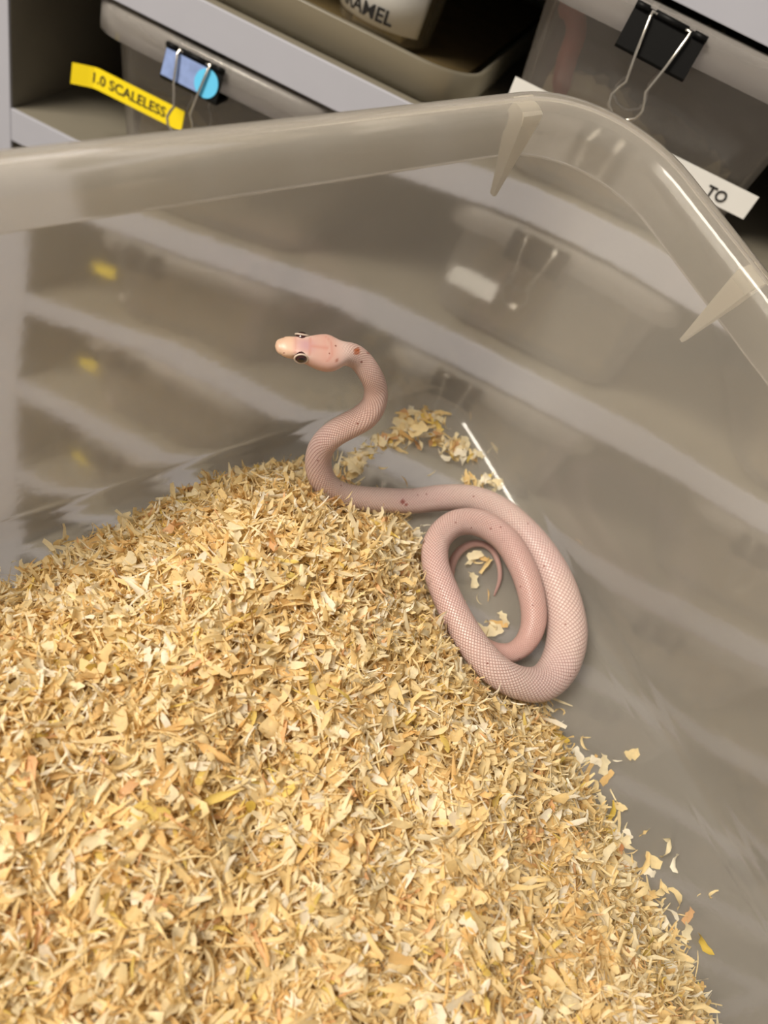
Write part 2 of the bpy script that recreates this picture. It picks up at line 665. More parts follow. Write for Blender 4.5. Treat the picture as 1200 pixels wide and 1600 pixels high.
for r in (2, 3, 4):
    t = TUBS[('left', r)]
    v, f = box_data(-0.066, -0.052, 0.0072, 0.0076, 0.034, 0.042)
    lb = mesh_obj('tape_label', v, f, M_YELLOW, t)
    lb['label'] = 'short yellow tape label'

# pink snake inside the middle tub, top row
tm = TUBS[('middle', 0)]
base = np.array(tm.location)
pts = [(-0.036, 0.030, 0.024), (-0.038, 0.024, 0.030), (-0.040, 0.019, 0.040), (-0.041, 0.0165, 0.050), (-0.045, 0.018, 0.0555), (-0.052, 0.020, 0.0575)]
path = catmull([(-0.005, 0.075, 0.024), (-0.02, 0.06, 0.024), (-0.032, 0.045, 0.024)] + pts, 6)
rad = [0.0045] * len(path)
for i in range(6):
    rad[-1 - i] = [0.0012, 0.003, 0.0038, 0.0042, 0.0042, 0.0038][i]
    rad[i] = 0.001 + 0.0006 * i
v, f = tube(path, rad, 10)
bg = mesh_obj('juvenile_snake', v, f, M_PINK, None, True)
bg.location = base
tag(bg, 'reddish pink young snake climbing inside the rack tub', 'snake')

# ---- open tray with a labelled cup on the shelf above the left tub
tray_z = S_TOP[1] + 0.0003
tx0, tx1 = -0.235 * K, -0.050 * K
tray_y0 = Y_RACK + 0.005
tray = empty('open_tray', ((tx0 + tx1) / 2, tray_y0, tray_z))
tag(tray, 'open tan plastic tray with rounded corners on a shelf', 'tray')
TW = tx1 - tx0
n = 8
rg = lambda ins, z, r: ring(-TW / 2 + ins, TW / 2 - ins, ins, 0.30 - ins, r, z, n)
tv, tf = loft([rg(0.02, 0.0018, 0.012), rg(0.005, 0.0018, 0.018), rg(0.0028, 0.004, 0.02), rg(0.0026, 0.0155, 0.021), rg(0.0020, 0.0165, 0.022),
               rg(0.0006, 0.0165, 0.0235), rg(0.0, 0.0155, 0.024), rg(0.001, 0.003, 0.023), rg(0.004, 0.0, 0.02), rg(0.02, 0.0, 0.012)])
mesh_obj('tray_body', tv, tf, M_TRAY, tray, True)
b = bumpy_bed('brown_bedding', TW - 0.026, 0.27, 0.0034, 9, M_TRAYBED)
b.location = ((tx0 + tx1) / 2, tray_y0 + 0.0135, tray_z + 0.0019)
tag(b, 'thin layer of brown bedding in the open tan tray', 'bedding', None, 'stuff')

d = ray_world(606, 72)
zc = tray_z + 0.0058
s = (zc - CAM_Z) / d[2]
cup_p = CAM + d * s
RB, RT, HC = 0.0235, 0.0265, 0.048
cup_p[1] += RB * 0.9
cup_p[0] -= RB * 0.42
cup = empty('labelled_cup', tuple(cup_p))
tag(cup, 'clear plastic cup with a white CARAMEL label standing in tray', 'cup')


def circ(r, z, n=32):
    return [(r * math.cos(2 * math.pi * i / n), r * math.sin(2 * math.pi * i / n), z) for i in range(n)]


cv, cf = loft([circ(RB - 0.006, 0.001), circ(RB - 0.002, 0.001), circ(RB - 0.001, 0.002), circ(RT - 0.001, HC), circ(RT + 0.001, HC + 0.0005),
               circ(RT + 0.001, HC - 0.001), circ(RT, HC - 0.0012), circ(RB, 0.002), circ(RB - 0.0015, 0.0), circ(RB - 0.006, 0.0)])
mesh_obj('cup_wall', cv, cf, M_CUP, cup, True)
cv, cf = loft([circ(RT + 0.0018, HC - 0.002), circ(RT + 0.002, HC + 0.0015), circ(RT - 0.001, HC + 0.0025), circ(0.01, HC + 0.0028)], True, True)
mesh_obj('lid', cv, cf, M_CUP, cup, True)
b = bumpy_bed('cup_bedding', 0.026, 0.026, 0.009, 4, M_BED)
b.location = (cup_p[0], cup_p[1] - 0.013, cup_p[2] + 0.0012)
tag(b, 'handful of tan bedding inside the labelled cup', 'bedding', None, 'stuff')


def cup_r(z):
    return RB + (RT - RB) * z / HC


LA0 = -math.pi / 2 - 0.35                             # label centre angle


def cup_pt(a, z, off):
    r = cup_r(z) + off
    return (r * math.cos(a), r * math.sin(a), z)


v, f = [], []
na = 28
for off in (0.0006, 0.0002):
    for i in range(na + 1):
        a = LA0 + (i / na - 0.5) * 2.7
        v += [cup_pt(a, 0.006, off), cup_pt(a, 0.036, off)]
m2 = 2 * (na + 1)
for i in range(na):
    a = 2 * i
    f += [(a, a + 2, a + 3, a + 1), (m2 + a, m2 + a + 1, m2 + a + 3, m2 + a + 2), (a, m2 + a, m2 + a + 2, a + 2), (a + 1, a + 3, m2 + a + 3, m2 + a + 1)]
f += [(0, 1, m2 + 1, m2), (2 * na, m2 + 2 * na, m2 + 2 * na + 1, 2 * na + 1)]
lb = mesh_obj('paper_label', v, f, M_PAPER, cup, True)
lb['label'] = 'white paper label printed CARAMEL'
text_mesh('lettering', 'CARAMEL', 0.0085, M_INK, lb,
          lambda x, y: cup_pt(LA0 + x / cup_r(0.012) - 0.05, 0.0108 + y, 0.0009), align='CENTER')

# ------------------------------------------------------------------ the held tub
TX, TY = 0.31, 0.45
IN_F, LIP, FL, TH = 0.0266, 0.0098, 0.020, 0.0016


def trg(ins, z, r):
    return ring(-TX + ins, -ins, -TY + ins, -ins, r, z, 14)


RC, RF = 0.040, 0.017
rings = [trg(IN_F + 0.030, 0.0, RF * 0.5), trg(IN_F + 0.008, 0.0, RF * 0.8), trg(IN_F + 0.0062, 0.0004, RF * 0.85), trg(IN_F + 0.0042, 0.0008, RF * 0.95),
         trg(IN_F + 0.0018, 0.0030, RF * 1.05), trg(IN_F + 0.0004, 0.0060, RF * 1.13), trg(IN_F - 0.0008, 0.0105, RF * 1.2), trg(IN_F - 0.0018, 0.0165, RF * 1.27),
         trg(LIP + 0.0068, 0.062, 0.026), trg(LIP + 0.0008, T_H - 0.006, RC * 0.82), trg(LIP + 0.0004, T_H - 0.0035, RC * 0.83), trg(LIP - 0.0006, T_H - 0.0012, RC * 0.85), trg(LIP - 0.0022, T_H - 0.0001, RC * 0.88),
         trg(0.0030, T_H, RC * 0.97), trg(0.0012, T_H - 0.0006, RC * 0.99), trg(0.0002, T_H - 0.0022, RC), trg(0.0, T_H - 0.004, RC), trg(0.0005, T_H - FL + 0.001, RC),
         trg(0.001, T_H - FL, RC), trg(TH + 0.0005, T_H - FL, RC - TH), trg(TH + 0.0005, T_H - 0.0035, RC - TH), trg(0.0032, T_H - TH - 0.0004, RC * 0.96),
         trg(LIP - 0.0034, T_H - TH - 0.0006, RC * 0.86), trg(LIP - TH + 0.0002, T_H - 0.006, RC * 0.83), trg(LIP + 0.0068 - TH, 0.062, 0.027),
         trg(IN_F - TH, 0.008, RF * 1.3), trg(IN_F - 0.0005, 0.002, RF * 1.2), trg(IN_F + 0.003, -0.0008, RF), trg(IN_F + 0.0065, -TH, RF * 0.9),
         trg(IN_F + 0.030, -TH, RF * 0.5)]
v, f = loft(rings)
tub = empty('held_tub')
tub.matrix_world = M_TUB
tag(tub, 'large open translucent tub with rounded rim holding shavings and snake', 'tub')
tb = mesh_obj('tub_body', v, f, M_TUBMAT, tub, True)


def rib(axis, pos):
    """thin gusset joining the hanging flange to the wall under the lip"""
    z0, zt = T_H - 0.030, T_H - TH - 0.0012
    prof = [(0.0022, zt), (LIP - TH - 0.0002, zt), (LIP + 0.0008 - TH, z0), (LIP - TH - 0.001, z0), (0.0022, T_H - 0.012)]
    v = []
    for sg in (-1, 1):
        for ins, z in prof:
            sgn = sg * (0.0006 + 0.0030 * (z - z0) / (zt - z0))
            v.append((pos + sgn, -ins, z) if axis == 'back' else (-ins, pos + sgn, z))
    n = len(prof)
    f = [tuple(range(n - 1, -1, -1)), tuple(range(n, 2 * n))] + [(i, (i + 1) % n, n + (i + 1) % n, n + i) for i in range(n)]
    v, f = outward(v, f)
    o = mesh_obj('rim_rib', v, f, M_RIB, tub)
    return o


p1, _ = tub_at(818, 140, T_H)
p2, _ = tub_at(1195, 420, T_H)
rib('back', p1[0])
rib('back', p1[0] - 0.16)
rib('side', p2[1])
rib('side', p2[1] - 0.17)

# ------------------------------------------------------------------ shavings
def heap_poly():
    right = [(560, 792), (620, 800), (655, 860), (690, 950), (745, 1045), (800, 1085), (850, 1120), (880, 1190), (935, 1270), (965, 1340), (1020, 1440), (1085, 1560), (1120, 1700)]
    P = [tuple(tub_at(u, w, 0)[0][:2]) for u, w in right]
    P = [(p[0], p[1]) for p in P]
    P += [(-0.075, -0.41), (-0.25, -0.41), (-0.271, -0.39), (-0.271, -0.075), (-0.258, -0.052), (-0.235, -0.044), (-0.205, -0.044), (-0.170, -0.037), (-0.150, -0.031), (-0.135, -0.0295), (-0.110, -0.033), (-0.092, -0.047)]
    return np.array(P)


HP = heap_poly()


def heap_dist(x, y):
    """signed distance to the heap's foot line (positive inside)"""
    x, y = np.asarray(x, float), np.asarray(y, float)
    d = np.full(x.shape, 1e9)
    ins = np.zeros(x.shape, bool)
    n = len(HP)
    for i in range(n):
        ax, ay = HP[i]
        bx, by = HP[(i + 1) % n]
        ex, ey = bx - ax, by - ay
        t = np.clip(((x - ax) * ex + (y - ay) * ey) / (ex * ex + ey * ey), 0, 1)
        d = np.minimum(d, np.hypot(x - ax - t * ex, y - ay - t * ey))
        c = (ay > y) != (by > y)
        xi = ax + (y - ay) * ex / (ey if abs(ey) > 1e-12 else 1e-12)
        ins ^= c & (x < xi)
    return np.where(ins, d, -d)


def heap_h(x, y):
    d = heap_dist(x, y)
    n = 0.5 * np.sin(61 * x + 1.3) * np.cos(53 * y + 0.4) + 0.35 * np.sin(127 * x - 90 * y + 2.0) + 0.25 * np.cos(210 * x + 160 * y)
    h = 0.040 * np.tanh(np.maximum(d, 0) / 0.034) * (1 + 0.12 * n)
    return h


def heap_normal(x, y):
    e = 0.003
    hx = (heap_h(x + e, y) - heap_h(x - e, y)) / (2 * e)
    hy = (heap_h(x, y + e) - heap_h(x, y - e)) / (2 * e)
    n = np.stack([-hx, -hy, np.ones_like(hx)], -1)
    return n / np.linalg.norm(n, axis=-1, keepdims=True)


NS, NW = 7, 3                                        # stations along, across a shaving


def flake_verts(L, W, curl, twist, cup, taper, jag, r):
    """arrays of N shavings -> (N, NS*NW, 3) local vertices"""
    N = len(L)
    t = np.linspace(-1, 1, NS)[None, :, None]
    s = np.linspace(-1, 1, NW)[None, None, :]
    cu = np.where(np.abs(curl) < 0.05, 0.05, curl)[:, None, None]
    L_, W_ = L[:, None, None] / 2, W[:, None, None] / 2
    x0 = L_ * np.sin(cu * t) / cu
    z0 = L_ * (1 - np.cos(cu * t)) / cu
    wp = W_ * (1 - taper[:, None, None] * np.abs(t) ** 2.5) * (1 + jag[:, None, None] * r.normal(0, 1, (N, NS, 1)))
    side = wp * s + 0.12 * W_ * r.normal(0, 1, (N, NS, 1))
    tw = twist[:, None, None] * t
    y = side * np.cos(tw)
    zz = side * np.sin(tw) + cup[:, None, None] * wp * s * s
    nxn, nzn = -np.sin(cu * t), np.cos(cu * t)
    X = x0 + nxn * zz
    Z = z0 + nzn * zz
    Y = y + 0 * X
    return np.stack(np.broadcast_arrays(X, Y, Z), -1).reshape(N, NS * NW, 3)


def flake_faces():
    return [(i * NW + j, (i + 1) * NW + j, (i + 1) * NW + j + 1, i * NW + j + 1) for i in range(NS - 1) for j in range(NW - 1)]


def random_frames(nrm, tilt, r):
    N = len(nrm)
    n = nrm + tilt[:, None] * r.normal(0, 1, (N, 3))
    n /= np.linalg.norm(n, axis=1, keepdims=True)
    a = r.normal(0, 1, (N, 3))
    x = a - (a * n).sum(1, keepdims=True) * n
    x /= np.linalg.norm(x, axis=1, keepdims=True)
    y = np.cross(n, x)
    return np.stack([x, y, n], -1)                    # columns


def flake_params(N, big, r):
    """mixed shavings: ribbons, chips and thin fibres"""
    k = r.random(N)
    fib, chip = k < 0.52, k > 0.90
    L = np.where(fib, r.uniform(0.0035, 0.0095, N), np.where(chip, r.uniform(0.003, 0.0065, N), r.gamma(6, 0.0010, N) + 0.0016)) * big
    W = np.where(fib, r.uniform(0.00022, 0.0006, N), np.where(chip, r.uniform(0.0014, 0.0028, N), r.uniform(0.0005, 0.0014, N))) * big
    curl = np.where(fib, r.normal(0, 1.3, N), np.where(chip, r.normal(0, 0.6, N), r.normal(0, 1.25, N)))
    twist = np.where(chip, r.normal(0, 0.5, N), r.normal(0, 1.7, N))
    cup = r.normal(0, 0.45, N)
    taper = r.uniform(0.2, 0.95, N)
    jag = np.where(chip, 0.12, 0.2)
    return L, W, curl, twist, cup, taper, jag


def stuff_mesh(name, verts, cols, extra=None):
    """joined shavings: verts (N,k,3), cols (N,3)"""
    N, k, _ = verts.shape
    ff = np.array(flake_faces())
    F = (ff[None] + (np.arange(N) * k)[:, None, None]).reshape(-1, 4)
    V = verts.reshape(-1, 3)
    Cc = np.repeat(cols, k, 0)
    if extra is not None:
        ev, ef, ec = extra
        F = np.vstack([F, np.array(ef) + len(V)])
        V = np.vstack([V, ev])
        Cc = np.vstack([Cc, ec])
    me = bpy.data.meshes.new(name)
    me.vertices.add(len(V))
    me.vertices.foreach_set('co', V.astype(np.float32).ravel())
    me.loops.add(F.size)
    me.loops.foreach_set('vertex_index', F.astype(np.int32).ravel())
    me.polygons.add(len(F))
    me.polygons.foreach_set('loop_start', np.arange(0, F.size, 4, dtype=np.int32))
    me.polygons.foreach_set('use_smooth', np.ones(len(F), bool))
    me.update(calc_edges=True)
    at = me.attributes.new('wood', 'FLOAT_COLOR', 'POINT')
    at.data.foreach_set('color', np.hstack([Cc, np.ones((len(Cc), 1))]).astype(np.float32).ravel())
    me.materials.append(M_WOOD)
    return me


def wood_cols(N, r):
    c = WOODS[r.choice(len(WOODS), N, p=WOOD_P)]
    return c * r.uniform(0.86, 1.06, (N, 1))


# --- the heap (uncountable small shavings over a solid core)
def sample_heap(N, r, edge=-0.004):
    xs, ys = [], []
    tot = 0
    while tot < N:
        x = r.uniform(-0.275, -0.02, N)
        y = r.uniform(-0.30, -0.03, N)
        d = heap_dist(x, y)
        jitter = r.exponential(0.0022, N) - 0.001
        k = d > edge * 0 - jitter
        xs.append(x[k])
        ys.append(y[k])
        tot += k.sum()
    return np.concatenate(xs)[:N], np.concatenate(ys)[:N]


NF = 40000
hx, hy = sample_heap(NF, rng)
hx = np.maximum(hx, -0.264)
nrm = heap_normal(hx, hy)
Rm = random_frames(nrm, np.full(NF, 0.38), rng)
loc = flake_verts(*flake_params(NF, 1.5, rng), rng)
depth = rng.uniform(-0.0045, 0.0018, NF)
pos = np.stack([hx, hy, np.maximum(heap_h(hx, hy) + depth, 0.0006)], -1)
V = np.einsum('nij,nkj->nki', Rm, loc) + pos[:, None, :]
V[..., 2] = np.maximum(V[..., 2], 0.0002 + 0.0003 * rng.random(V.shape[:2]))
V[..., 0] = np.clip(V[..., 0], -0.2745, -0.037)
V[..., 1] = np.minimum(V[..., 1], -(IN_F + 0.0008 + 0.009 * np.clip(1 - V[..., 2] / 0.012, 0, 1)))
gx, gy = np.meshgrid(np.linspace(-0.283, -0.028, 90), np.linspace(-0.42, -0.028, 130))
gh = heap_h(gx, gy) - 0.0042
gh = np.where(heap_dist(gx, gy) > 0, np.maximum(gh, 0.0001), -0.0)
keep = (heap_dist(gx, gy) > 0.004) & (gy < -0.0372)
ev = np.stack([gx, gy, np.maximum(gh, 0.0001)], -1).reshape(-1, 3)
ef = []
for j in range(129):
    for i in range(89):
        if keep[j, i] and keep[j, i + 1] and keep[j + 1, i] and keep[j + 1, i + 1]:
            a = j * 90 + i
            ef.append((a, a + 1, a + 91, a + 90))
ec = np.repeat(np.array([lin(232, 198, 142)[:3]]), len(ev), 0)
me = stuff_mesh('wood_shavings', V, wood_cols(NF, rng), (ev, ef, ec))
heap = bpy.data.objects.new('wood_shavings', me)
heap.matrix_world = M_TUB
COL.objects.link(heap)
tag(heap, 'large heap of pale curled pine shavings filling the held tub', 'wood shavings', None, 'stuff')

# --- countable shavings: shared meshes, one object each
LIB = []
NL = 36
lr = np.random.default_rng(5)
pL = flake_params(NL, 1.0, lr)
kinds = []
for i in range(NL):
    k = 'curl' if i % 4 == 3 else ('chip' if i % 4 == 1 else 'strip')
    kinds.append(k)
    if k == 'curl':
        pL[0][i], pL[1][i], pL[2][i], pL[3][i] = lr.uniform(0.005, 0.0085), lr.uniform(0.0005, 0.0010), lr.choice([-1, 1]) * lr.uniform(0.9, 1.7), lr.normal(0, 0.5)
    elif k == 'chip':
        pL[0][i], pL[1][i], pL[2][i], pL[3][i] = lr.uniform(0.0045, 0.008), lr.uniform(0.0022, 0.0034), lr.normal(0, 0.35), lr.normal(0, 0.2)
        pL[5][i] = lr.uniform(0.05, 0.4)
    else:
        pL[0][i], pL[1][i] = lr.uniform(0.0055, 0.0095), lr.uniform(0.0011, 0.0020)
LV = flake_verts(*pL, lr)
cols = wood_cols(NL, lr)
for i in range(NL):
    me = stuff_mesh('shaving', LV[i:i + 1] - np.array([0, 0, LV[i, :, 2].min()]), cols[i:i + 1])
    LIB.append(me)
YEL = [stuff_mesh('shaving', LV[i:i + 1] - np.array([0, 0, LV[i, :, 2].min()]), np.array([lin(226, 196, 92)[:3]])) for i in (1, 2, 6)]
ORA = [stuff_mesh('shaving', LV[i:i + 1] - np.array([0, 0, LV[i, :, 2].min()]), np.array([lin(226, 165, 118)[:3]])) for i in (5, 9, 2)]
BYK = {k: [LIB[i] for i in range(NL) if kinds[i] == k] for k in ('curl', 'chip', 'strip')}


def put_shaving(p, me, R, label, group, sc=1.0):
    o = bpy.data.objects.new('wood_shaving', me)
    m = Matrix([list(R[i] * sc) + [p[i]] for i in range(3)] + [[0, 0, 0, 1]])
    o.matrix_world = M_TUB @ m
    COL.objects.link(o)
    return tag(o, label, 'shaving', group)


def lay(u, w, z, ang, me, label, group, sc=1.0, tilt=0.12):
    p, _ = tub_at(u, w, z)
    R = random_frames(np.array([[0, 0, 1.0]]), np.array([tilt]), rng)[0]
    if ang is not None:                              # image angle of its long axis, degrees
        a = math.radians(ang)
        q, _ = tub_at(u + 10 * math.cos(a), w + 10 * math.sin(a), z)
        x = q - p
        n = R[:, 2]
        x = x - n * (x @ n)
        x /= np.linalg.norm(x)
        R = np.stack([x, np.cross(n, x), n], -1)
    return put_shaving(p, me, R, label, group, sc)


def pick(kind):
    return random.choice(BYK[kind])


# scattered along the right foot of the heap
G1 = 'loose shavings beside the heap'
L1 = 'loose pale wood chip lying on bare tub floor beside the heap'
SCAT = [(545, 375, 'chip', -20, .8), (470, 405, 'curl', 10, .8), (440, 640, 'Y', 110, .9), (450, 745, 'Y', 115, .7), (525, 738, 'chip', 60, .7),
        (597, 730, 'strip', -35, .5), (685, 800, 'strip', -72, 1.2), (730, 865, 'strip', 85, .9), (638, 860, 'chip', 35, .85), (622, 912, 'chip', 30, .85),
        (515, 788, 'strip', 25, .9), (480, 815, 'O', 120, .9), (512, 900, 'chip', 65, 1.1), (545, 950, 'curl', 120, .9), (655, 1000, 'strip', -25, .9),
        (730, 1030, 'strip', 68, 1.1), (900, 1012, 'curl', -40, .8), (846, 1015, 'curl', -40, .35), (800, 1110, 'chip', -60, .8), (787, 1185, 'chip', -70, 1.0),
        (745, 1180, 'curl', 80, .9), (718, 1210, 'strip', -55, .8), (862, 1232, 'Y', 52, 1.1), (660, 1155, 'strip', 85, 1.0), (678, 1060, 'curl', 100, .9),
        (655, 1260, 'chip', 100, .9), (800, 1420, 'strip', 55, 1.3), (835, 1460, 'strip', 60, 1.1), (580, 1010, 'O', 80, .9), (600, 870, 'strip', -70, .8),
        (410, 420, 'chip', 95, 1.1), (385, 410, 'chip', 20, 1.0), (430, 480, 'chip', 130, .9), (360, 520, 'strip', 110, .9), (300, 380, 'chip', 60, 1.0),
        (210, 290, 'Y', 40, 1.1), (320, 330, 'curl', 70, .9), (380, 650, 'strip', 20, .8), (400, 590, 'chip', 70, .9), (700, 1330, 'O', 40, .5)]
for u, w, k, a, sc in SCAT:
    me = random.choice(YEL) if k == 'Y' else random.choice(ORA) if k == 'O' else pick(k)
    lb, gr = L1, G1
    if k == 'Y':
        lb, gr = 'loose bright yellow shaving lying beside the heap', 'yellow loose shavings beside the heap'
    if k == 'O':
        lb, gr = 'loose orange-brown shaving lying beside the heap', 'orange loose shavings beside the heap'
    lay(800 + u / 2.91, 1050 + w / 2.91, 0.0006, a, me, lb, gr, sc * 1.2)

# the small drift in the far corner
G2 = 'shavings drifted in the far corner'
L2 = 'pale shaving in the small drift at the tub corner'


def drift(cu, cw, ru, rw, n, zmax, ang=0.0):
    for _ in range(n):
        a, q = rng.uniform(0, 2 * math.pi), math.sqrt(rng.uniform(0, 1))
        du, dw = ru * q * math.cos(a), rw * q * math.sin(a)
        ca, sa = math.cos(math.radians(ang)), math.sin(math.radians(ang))
        u, w = cu + du * ca - dw * sa, cw + du * sa + dw * ca
        z = 0.0007 + zmax * (1 - q) * rng.uniform(0, 1)
        lay(u, w, z, None, pick(random.choice(['curl', 'chip', 'chip', 'strip', 'strip'])), L2, G2, rng.uniform(0.85, 1.25), 0.4)


drift(655, 670, 46, 30, 62, 0.008, -5)
drift(712, 702, 38, 20, 30, 0.004, 20)
drift(590, 702, 48, 12, 30, 0.005, -28)
drift(553, 730, 18, 16, 10, 0.003)
drift(750, 752, 30, 9, 16, 0.003, 5)
for u, w, k, a, sc in [(672, 742, 'curl', -25, 1.0), (631, 752, 'curl', 55, .9), (625, 705, 'strip', 10, .8), (596, 732, 'curl', 5, .8), (765, 705, 'curl', -50, 1.0),
                       (773, 700, 'strip', 60, .9), (735, 650, 'curl', 80, .8), (905, 846, 'curl', 40, .62)]:
    lay(u, w, 0.0006, a, pick(k), 'single thin curl of wood lying on bare floor near the corner', 'single curls on bare floor', sc)
# inside the coil of the snake
for u, w, k, a, sc in [(742, 868, 'chip', -20, 1.0), (752, 872, 'chip', 30, .9), (758, 885, 'strip', -55, .9), (733, 880, 'strip', -30, .9), (738, 907, 'chip', 80, 1.2),
                       (746, 938, 'curl', 70, 1.0), (762, 930, 'curl', 90, .9), (768, 985, 'chip', -20, 1.3), (785, 968, 'chip', 60, 1.1), (778, 975, 'chip', 10, 1.2), (765, 978, 'strip', 40, 1.0), (745, 880, 'curl', 10, 1.0)]:
    lay(u, w, 0.0008, a, pick(k), 'pale shaving lying on bare floor inside the snake coil', 'shavings inside the snake coil', sc)

# larger shavings lying on top of the heap
G3 = 'large shavings on top of the heap'
L3 = 'broad pale shaving lying on the surface of the heap'
nb = 150
bx, by = sample_heap(nb * 3, rng)
dd = heap_dist(bx, by)
sel = np.where(dd > 0.006)[0][:nb]
for i in sel:
    x, y = bx[i], by[i]
    n_ = heap_normal(np.array([x]), np.array([y]))
    R = random_frames(n_, np.array([0.25]), rng)[0]
    q = rng.random()
    me, lb, gr = pick('chip' if q < 0.55 else 'strip'), L3, G3
    if q > 0.97:
        me, lb, gr = random.choice(YEL), 'bright yellow shaving lying on the surface of the heap', 'yellow shavings on the heap'
    elif q > 0.94:
        me, lb, gr = random.choice(ORA), 'orange-brown shaving lying on the surface of the heap', 'orange shavings on the heap'
    put_shaving((x, y, float(heap_h(np.array(x), np.array(y))) + 0.0012), me, R, lb, gr, rng.uniform(0.85, 1.2))

# ------------------------------------------------------------------ the snake
# (pixel u, v, centre height mm, width px) from snout to tail
SN = [(430, 541, 71, 38), (445, 542, 71, 38), (470, 545, 71, 38), (495, 550, 70.5, 38), (522, 553, 70, 38), (545, 553, 69, 38),
      (562, 562, 67, 37), (577, 582, 64, 37), (587, 606, 59, 37), (585, 631, 54, 39), (570, 651, 49, 43), (547, 664, 44, 43),
      (522, 678, 39, 42), (504, 696, 33, 41), (497, 718, 27, 42), (500, 741, 21.5, 43), (513, 762, 16, 43), (537, 775, 11, 42),
      (568, 780, 8, 41), (605, 782, 6.2, 40), (645, 783, 5.2, 40), (690, 778, 5.2, 42), (735, 779, 5.4, 42), (778, 796, 5.6, 44),
      (818, 830, 6.0, 47), (850, 873, 6.4, 53), (874, 925, 6.8, 60), (886, 985, 7.2, 64), (876, 1035, 8, 62), (850, 1066, 10, 57), (815, 1068, 13, 53),
      (778, 1050, 16, 51), (745, 1015, 17, 50), (718, 972, 16.5, 48), (695, 925, 15.5, 46), (680, 880, 14, 43), (684, 843, 12, 42),
      (711, 818, 10.5, 42), (748, 817, 10, 43), (786, 839, 10, 44), (812, 878, 9.5, 43), (829, 925, 9, 42), (834, 970, 7.5, 40), (822, 1003, 5.6, 35),
      (798, 1020, 4.6, 31), (768, 1015, 4.0, 27), (736, 990, 3.6, 23), (712, 950, 3.2, 20), (701, 912, 2.8, 17), (707, 878, 2.4, 14), (724, 856, 2.1, 12),
      (748, 849, 1.9, 11), (768, 858, 1.7, 9.5), (779, 880, 1.5, 8), (781, 905, 1.2, 6.5), (772, 931, 0.7, 3)]
ctrl, cw = [], []
for u, w, z, wd in SN:
    p, s = tub_at(u, w, z / 1000)
    ctrl.append(p)
    cw.append(wd / F_PX * s / 2)
ctrl = np.array(ctrl)
SUB = 40
fine = catmull(ctrl, SUB)
cwf = np.interp(np.arange(len(fine)) / SUB, np.arange(len(cw)), cw)
seg = np.r_[0, np.cumsum(np.linalg.norm(np.diff(fine, axis=0), axis=1))]
TOT = seg[-1]
STEP = 0.00062
sv = np.unique(np.r_[np.linspace(0, 0.0012, 8), np.arange(0.0015, TOT, STEP), TOT])
path = np.stack([np.interp(sv, seg, fine[:, k]) for k in range(3)], -1)
rad = np.interp(sv, seg, cwf)
# smooth the centre line a touch
for _ in range(10):
    path[1:-1] = 0.25 * path[:-2] + 0.5 * path[1:-1] + 0.25 * path[2:]
tan = np.gradient(path, axis=0)
tan /= np.linalg.norm(tan, axis=1, keepdims=True)
# dorsal direction: mostly up from the tub floor; on the head towards the viewer, rolled a little
to_cam = CAM_L - path
to_cam /= np.linalg.norm(to_cam, axis=1, keepdims=True)
img_up = np.array(R_INV @ (WT @ np.array([0.12, 1.0, 0.0])))
head_up = to_cam + 0.42 * img_up
wgt = np.clip(1 - (sv - 0.016) / 0.045, 0, 1)[:, None]
upv = wgt * head_up / np.linalg.norm(head_up, axis=1, keepdims=True) + (1 - wgt) * np.array([0, 0, 1.0])
upv -= (upv * tan).sum(1, keepdims=True) * tan
upv /= np.linalg.norm(upv, axis=1, keepdims=True)
for _ in range(20):
    upv[1:-1] = 0.25 * upv[:-2] + 0.5 * upv[1:-1] + 0.25 * upv[2:]
    upv -= (upv * tan).sum(1, keepdims=True) * tan
    upv /= np.linalg.norm(upv, axis=1, keepdims=True)
sid = np.cross(tan, upv)
smm = sv * 1000
HS = [0, 0.25, 0.7, 1.3, 2.2, 3.4, 4.6, 6.0, 7.6, 9.4, 11.2, 12.8, 14.2, 15.6, 17.0, 18.6, 21]
HWID = [0.25, 1.15, 1.75, 2.15, 2.5, 2.68, 2.72, 2.95, 3.35, 3.95, 4.5, 4.75, 4.6, 4.0, 3.25, 2.85, 2.75]
HUPP = [0.2, 0.7, 1.05, 1.35, 1.6, 1.85, 2.1, 2.45, 2.75, 2.9, 2.95, 2.95, 2.9, 2.8, 2.7, 2.65, 2.7]
HDN = [0.2, 0.75, 1.05, 1.3, 1.5, 1.7, 1.85, 2.0, 2.25, 2.5, 2.7, 2.8, 2.8, 2.75, 2.65, 2.6, 2.7]
HSZ = 1.14
blend = np.clip((smm / HSZ - 17.0) / 4.0, 0, 1)
radmm = np.maximum(rad * 1000, 0.35)
nz_ = np.where(cwf > 0)[0][0]
ww = (1 - blend) * np.interp(smm / HSZ, HS, HWID) * HSZ + blend * radmm
hu = (1 - blend) * np.interp(smm / HSZ, HS, HUPP) * HSZ + blend * radmm * 0.97
hd = (1 - blend) * np.interp(smm / HSZ, HS, HDN) * HSZ + blend * radmm * 0.9
NR = 56
th = 2 * np.pi * np.arange(NR) / NR
VV = []
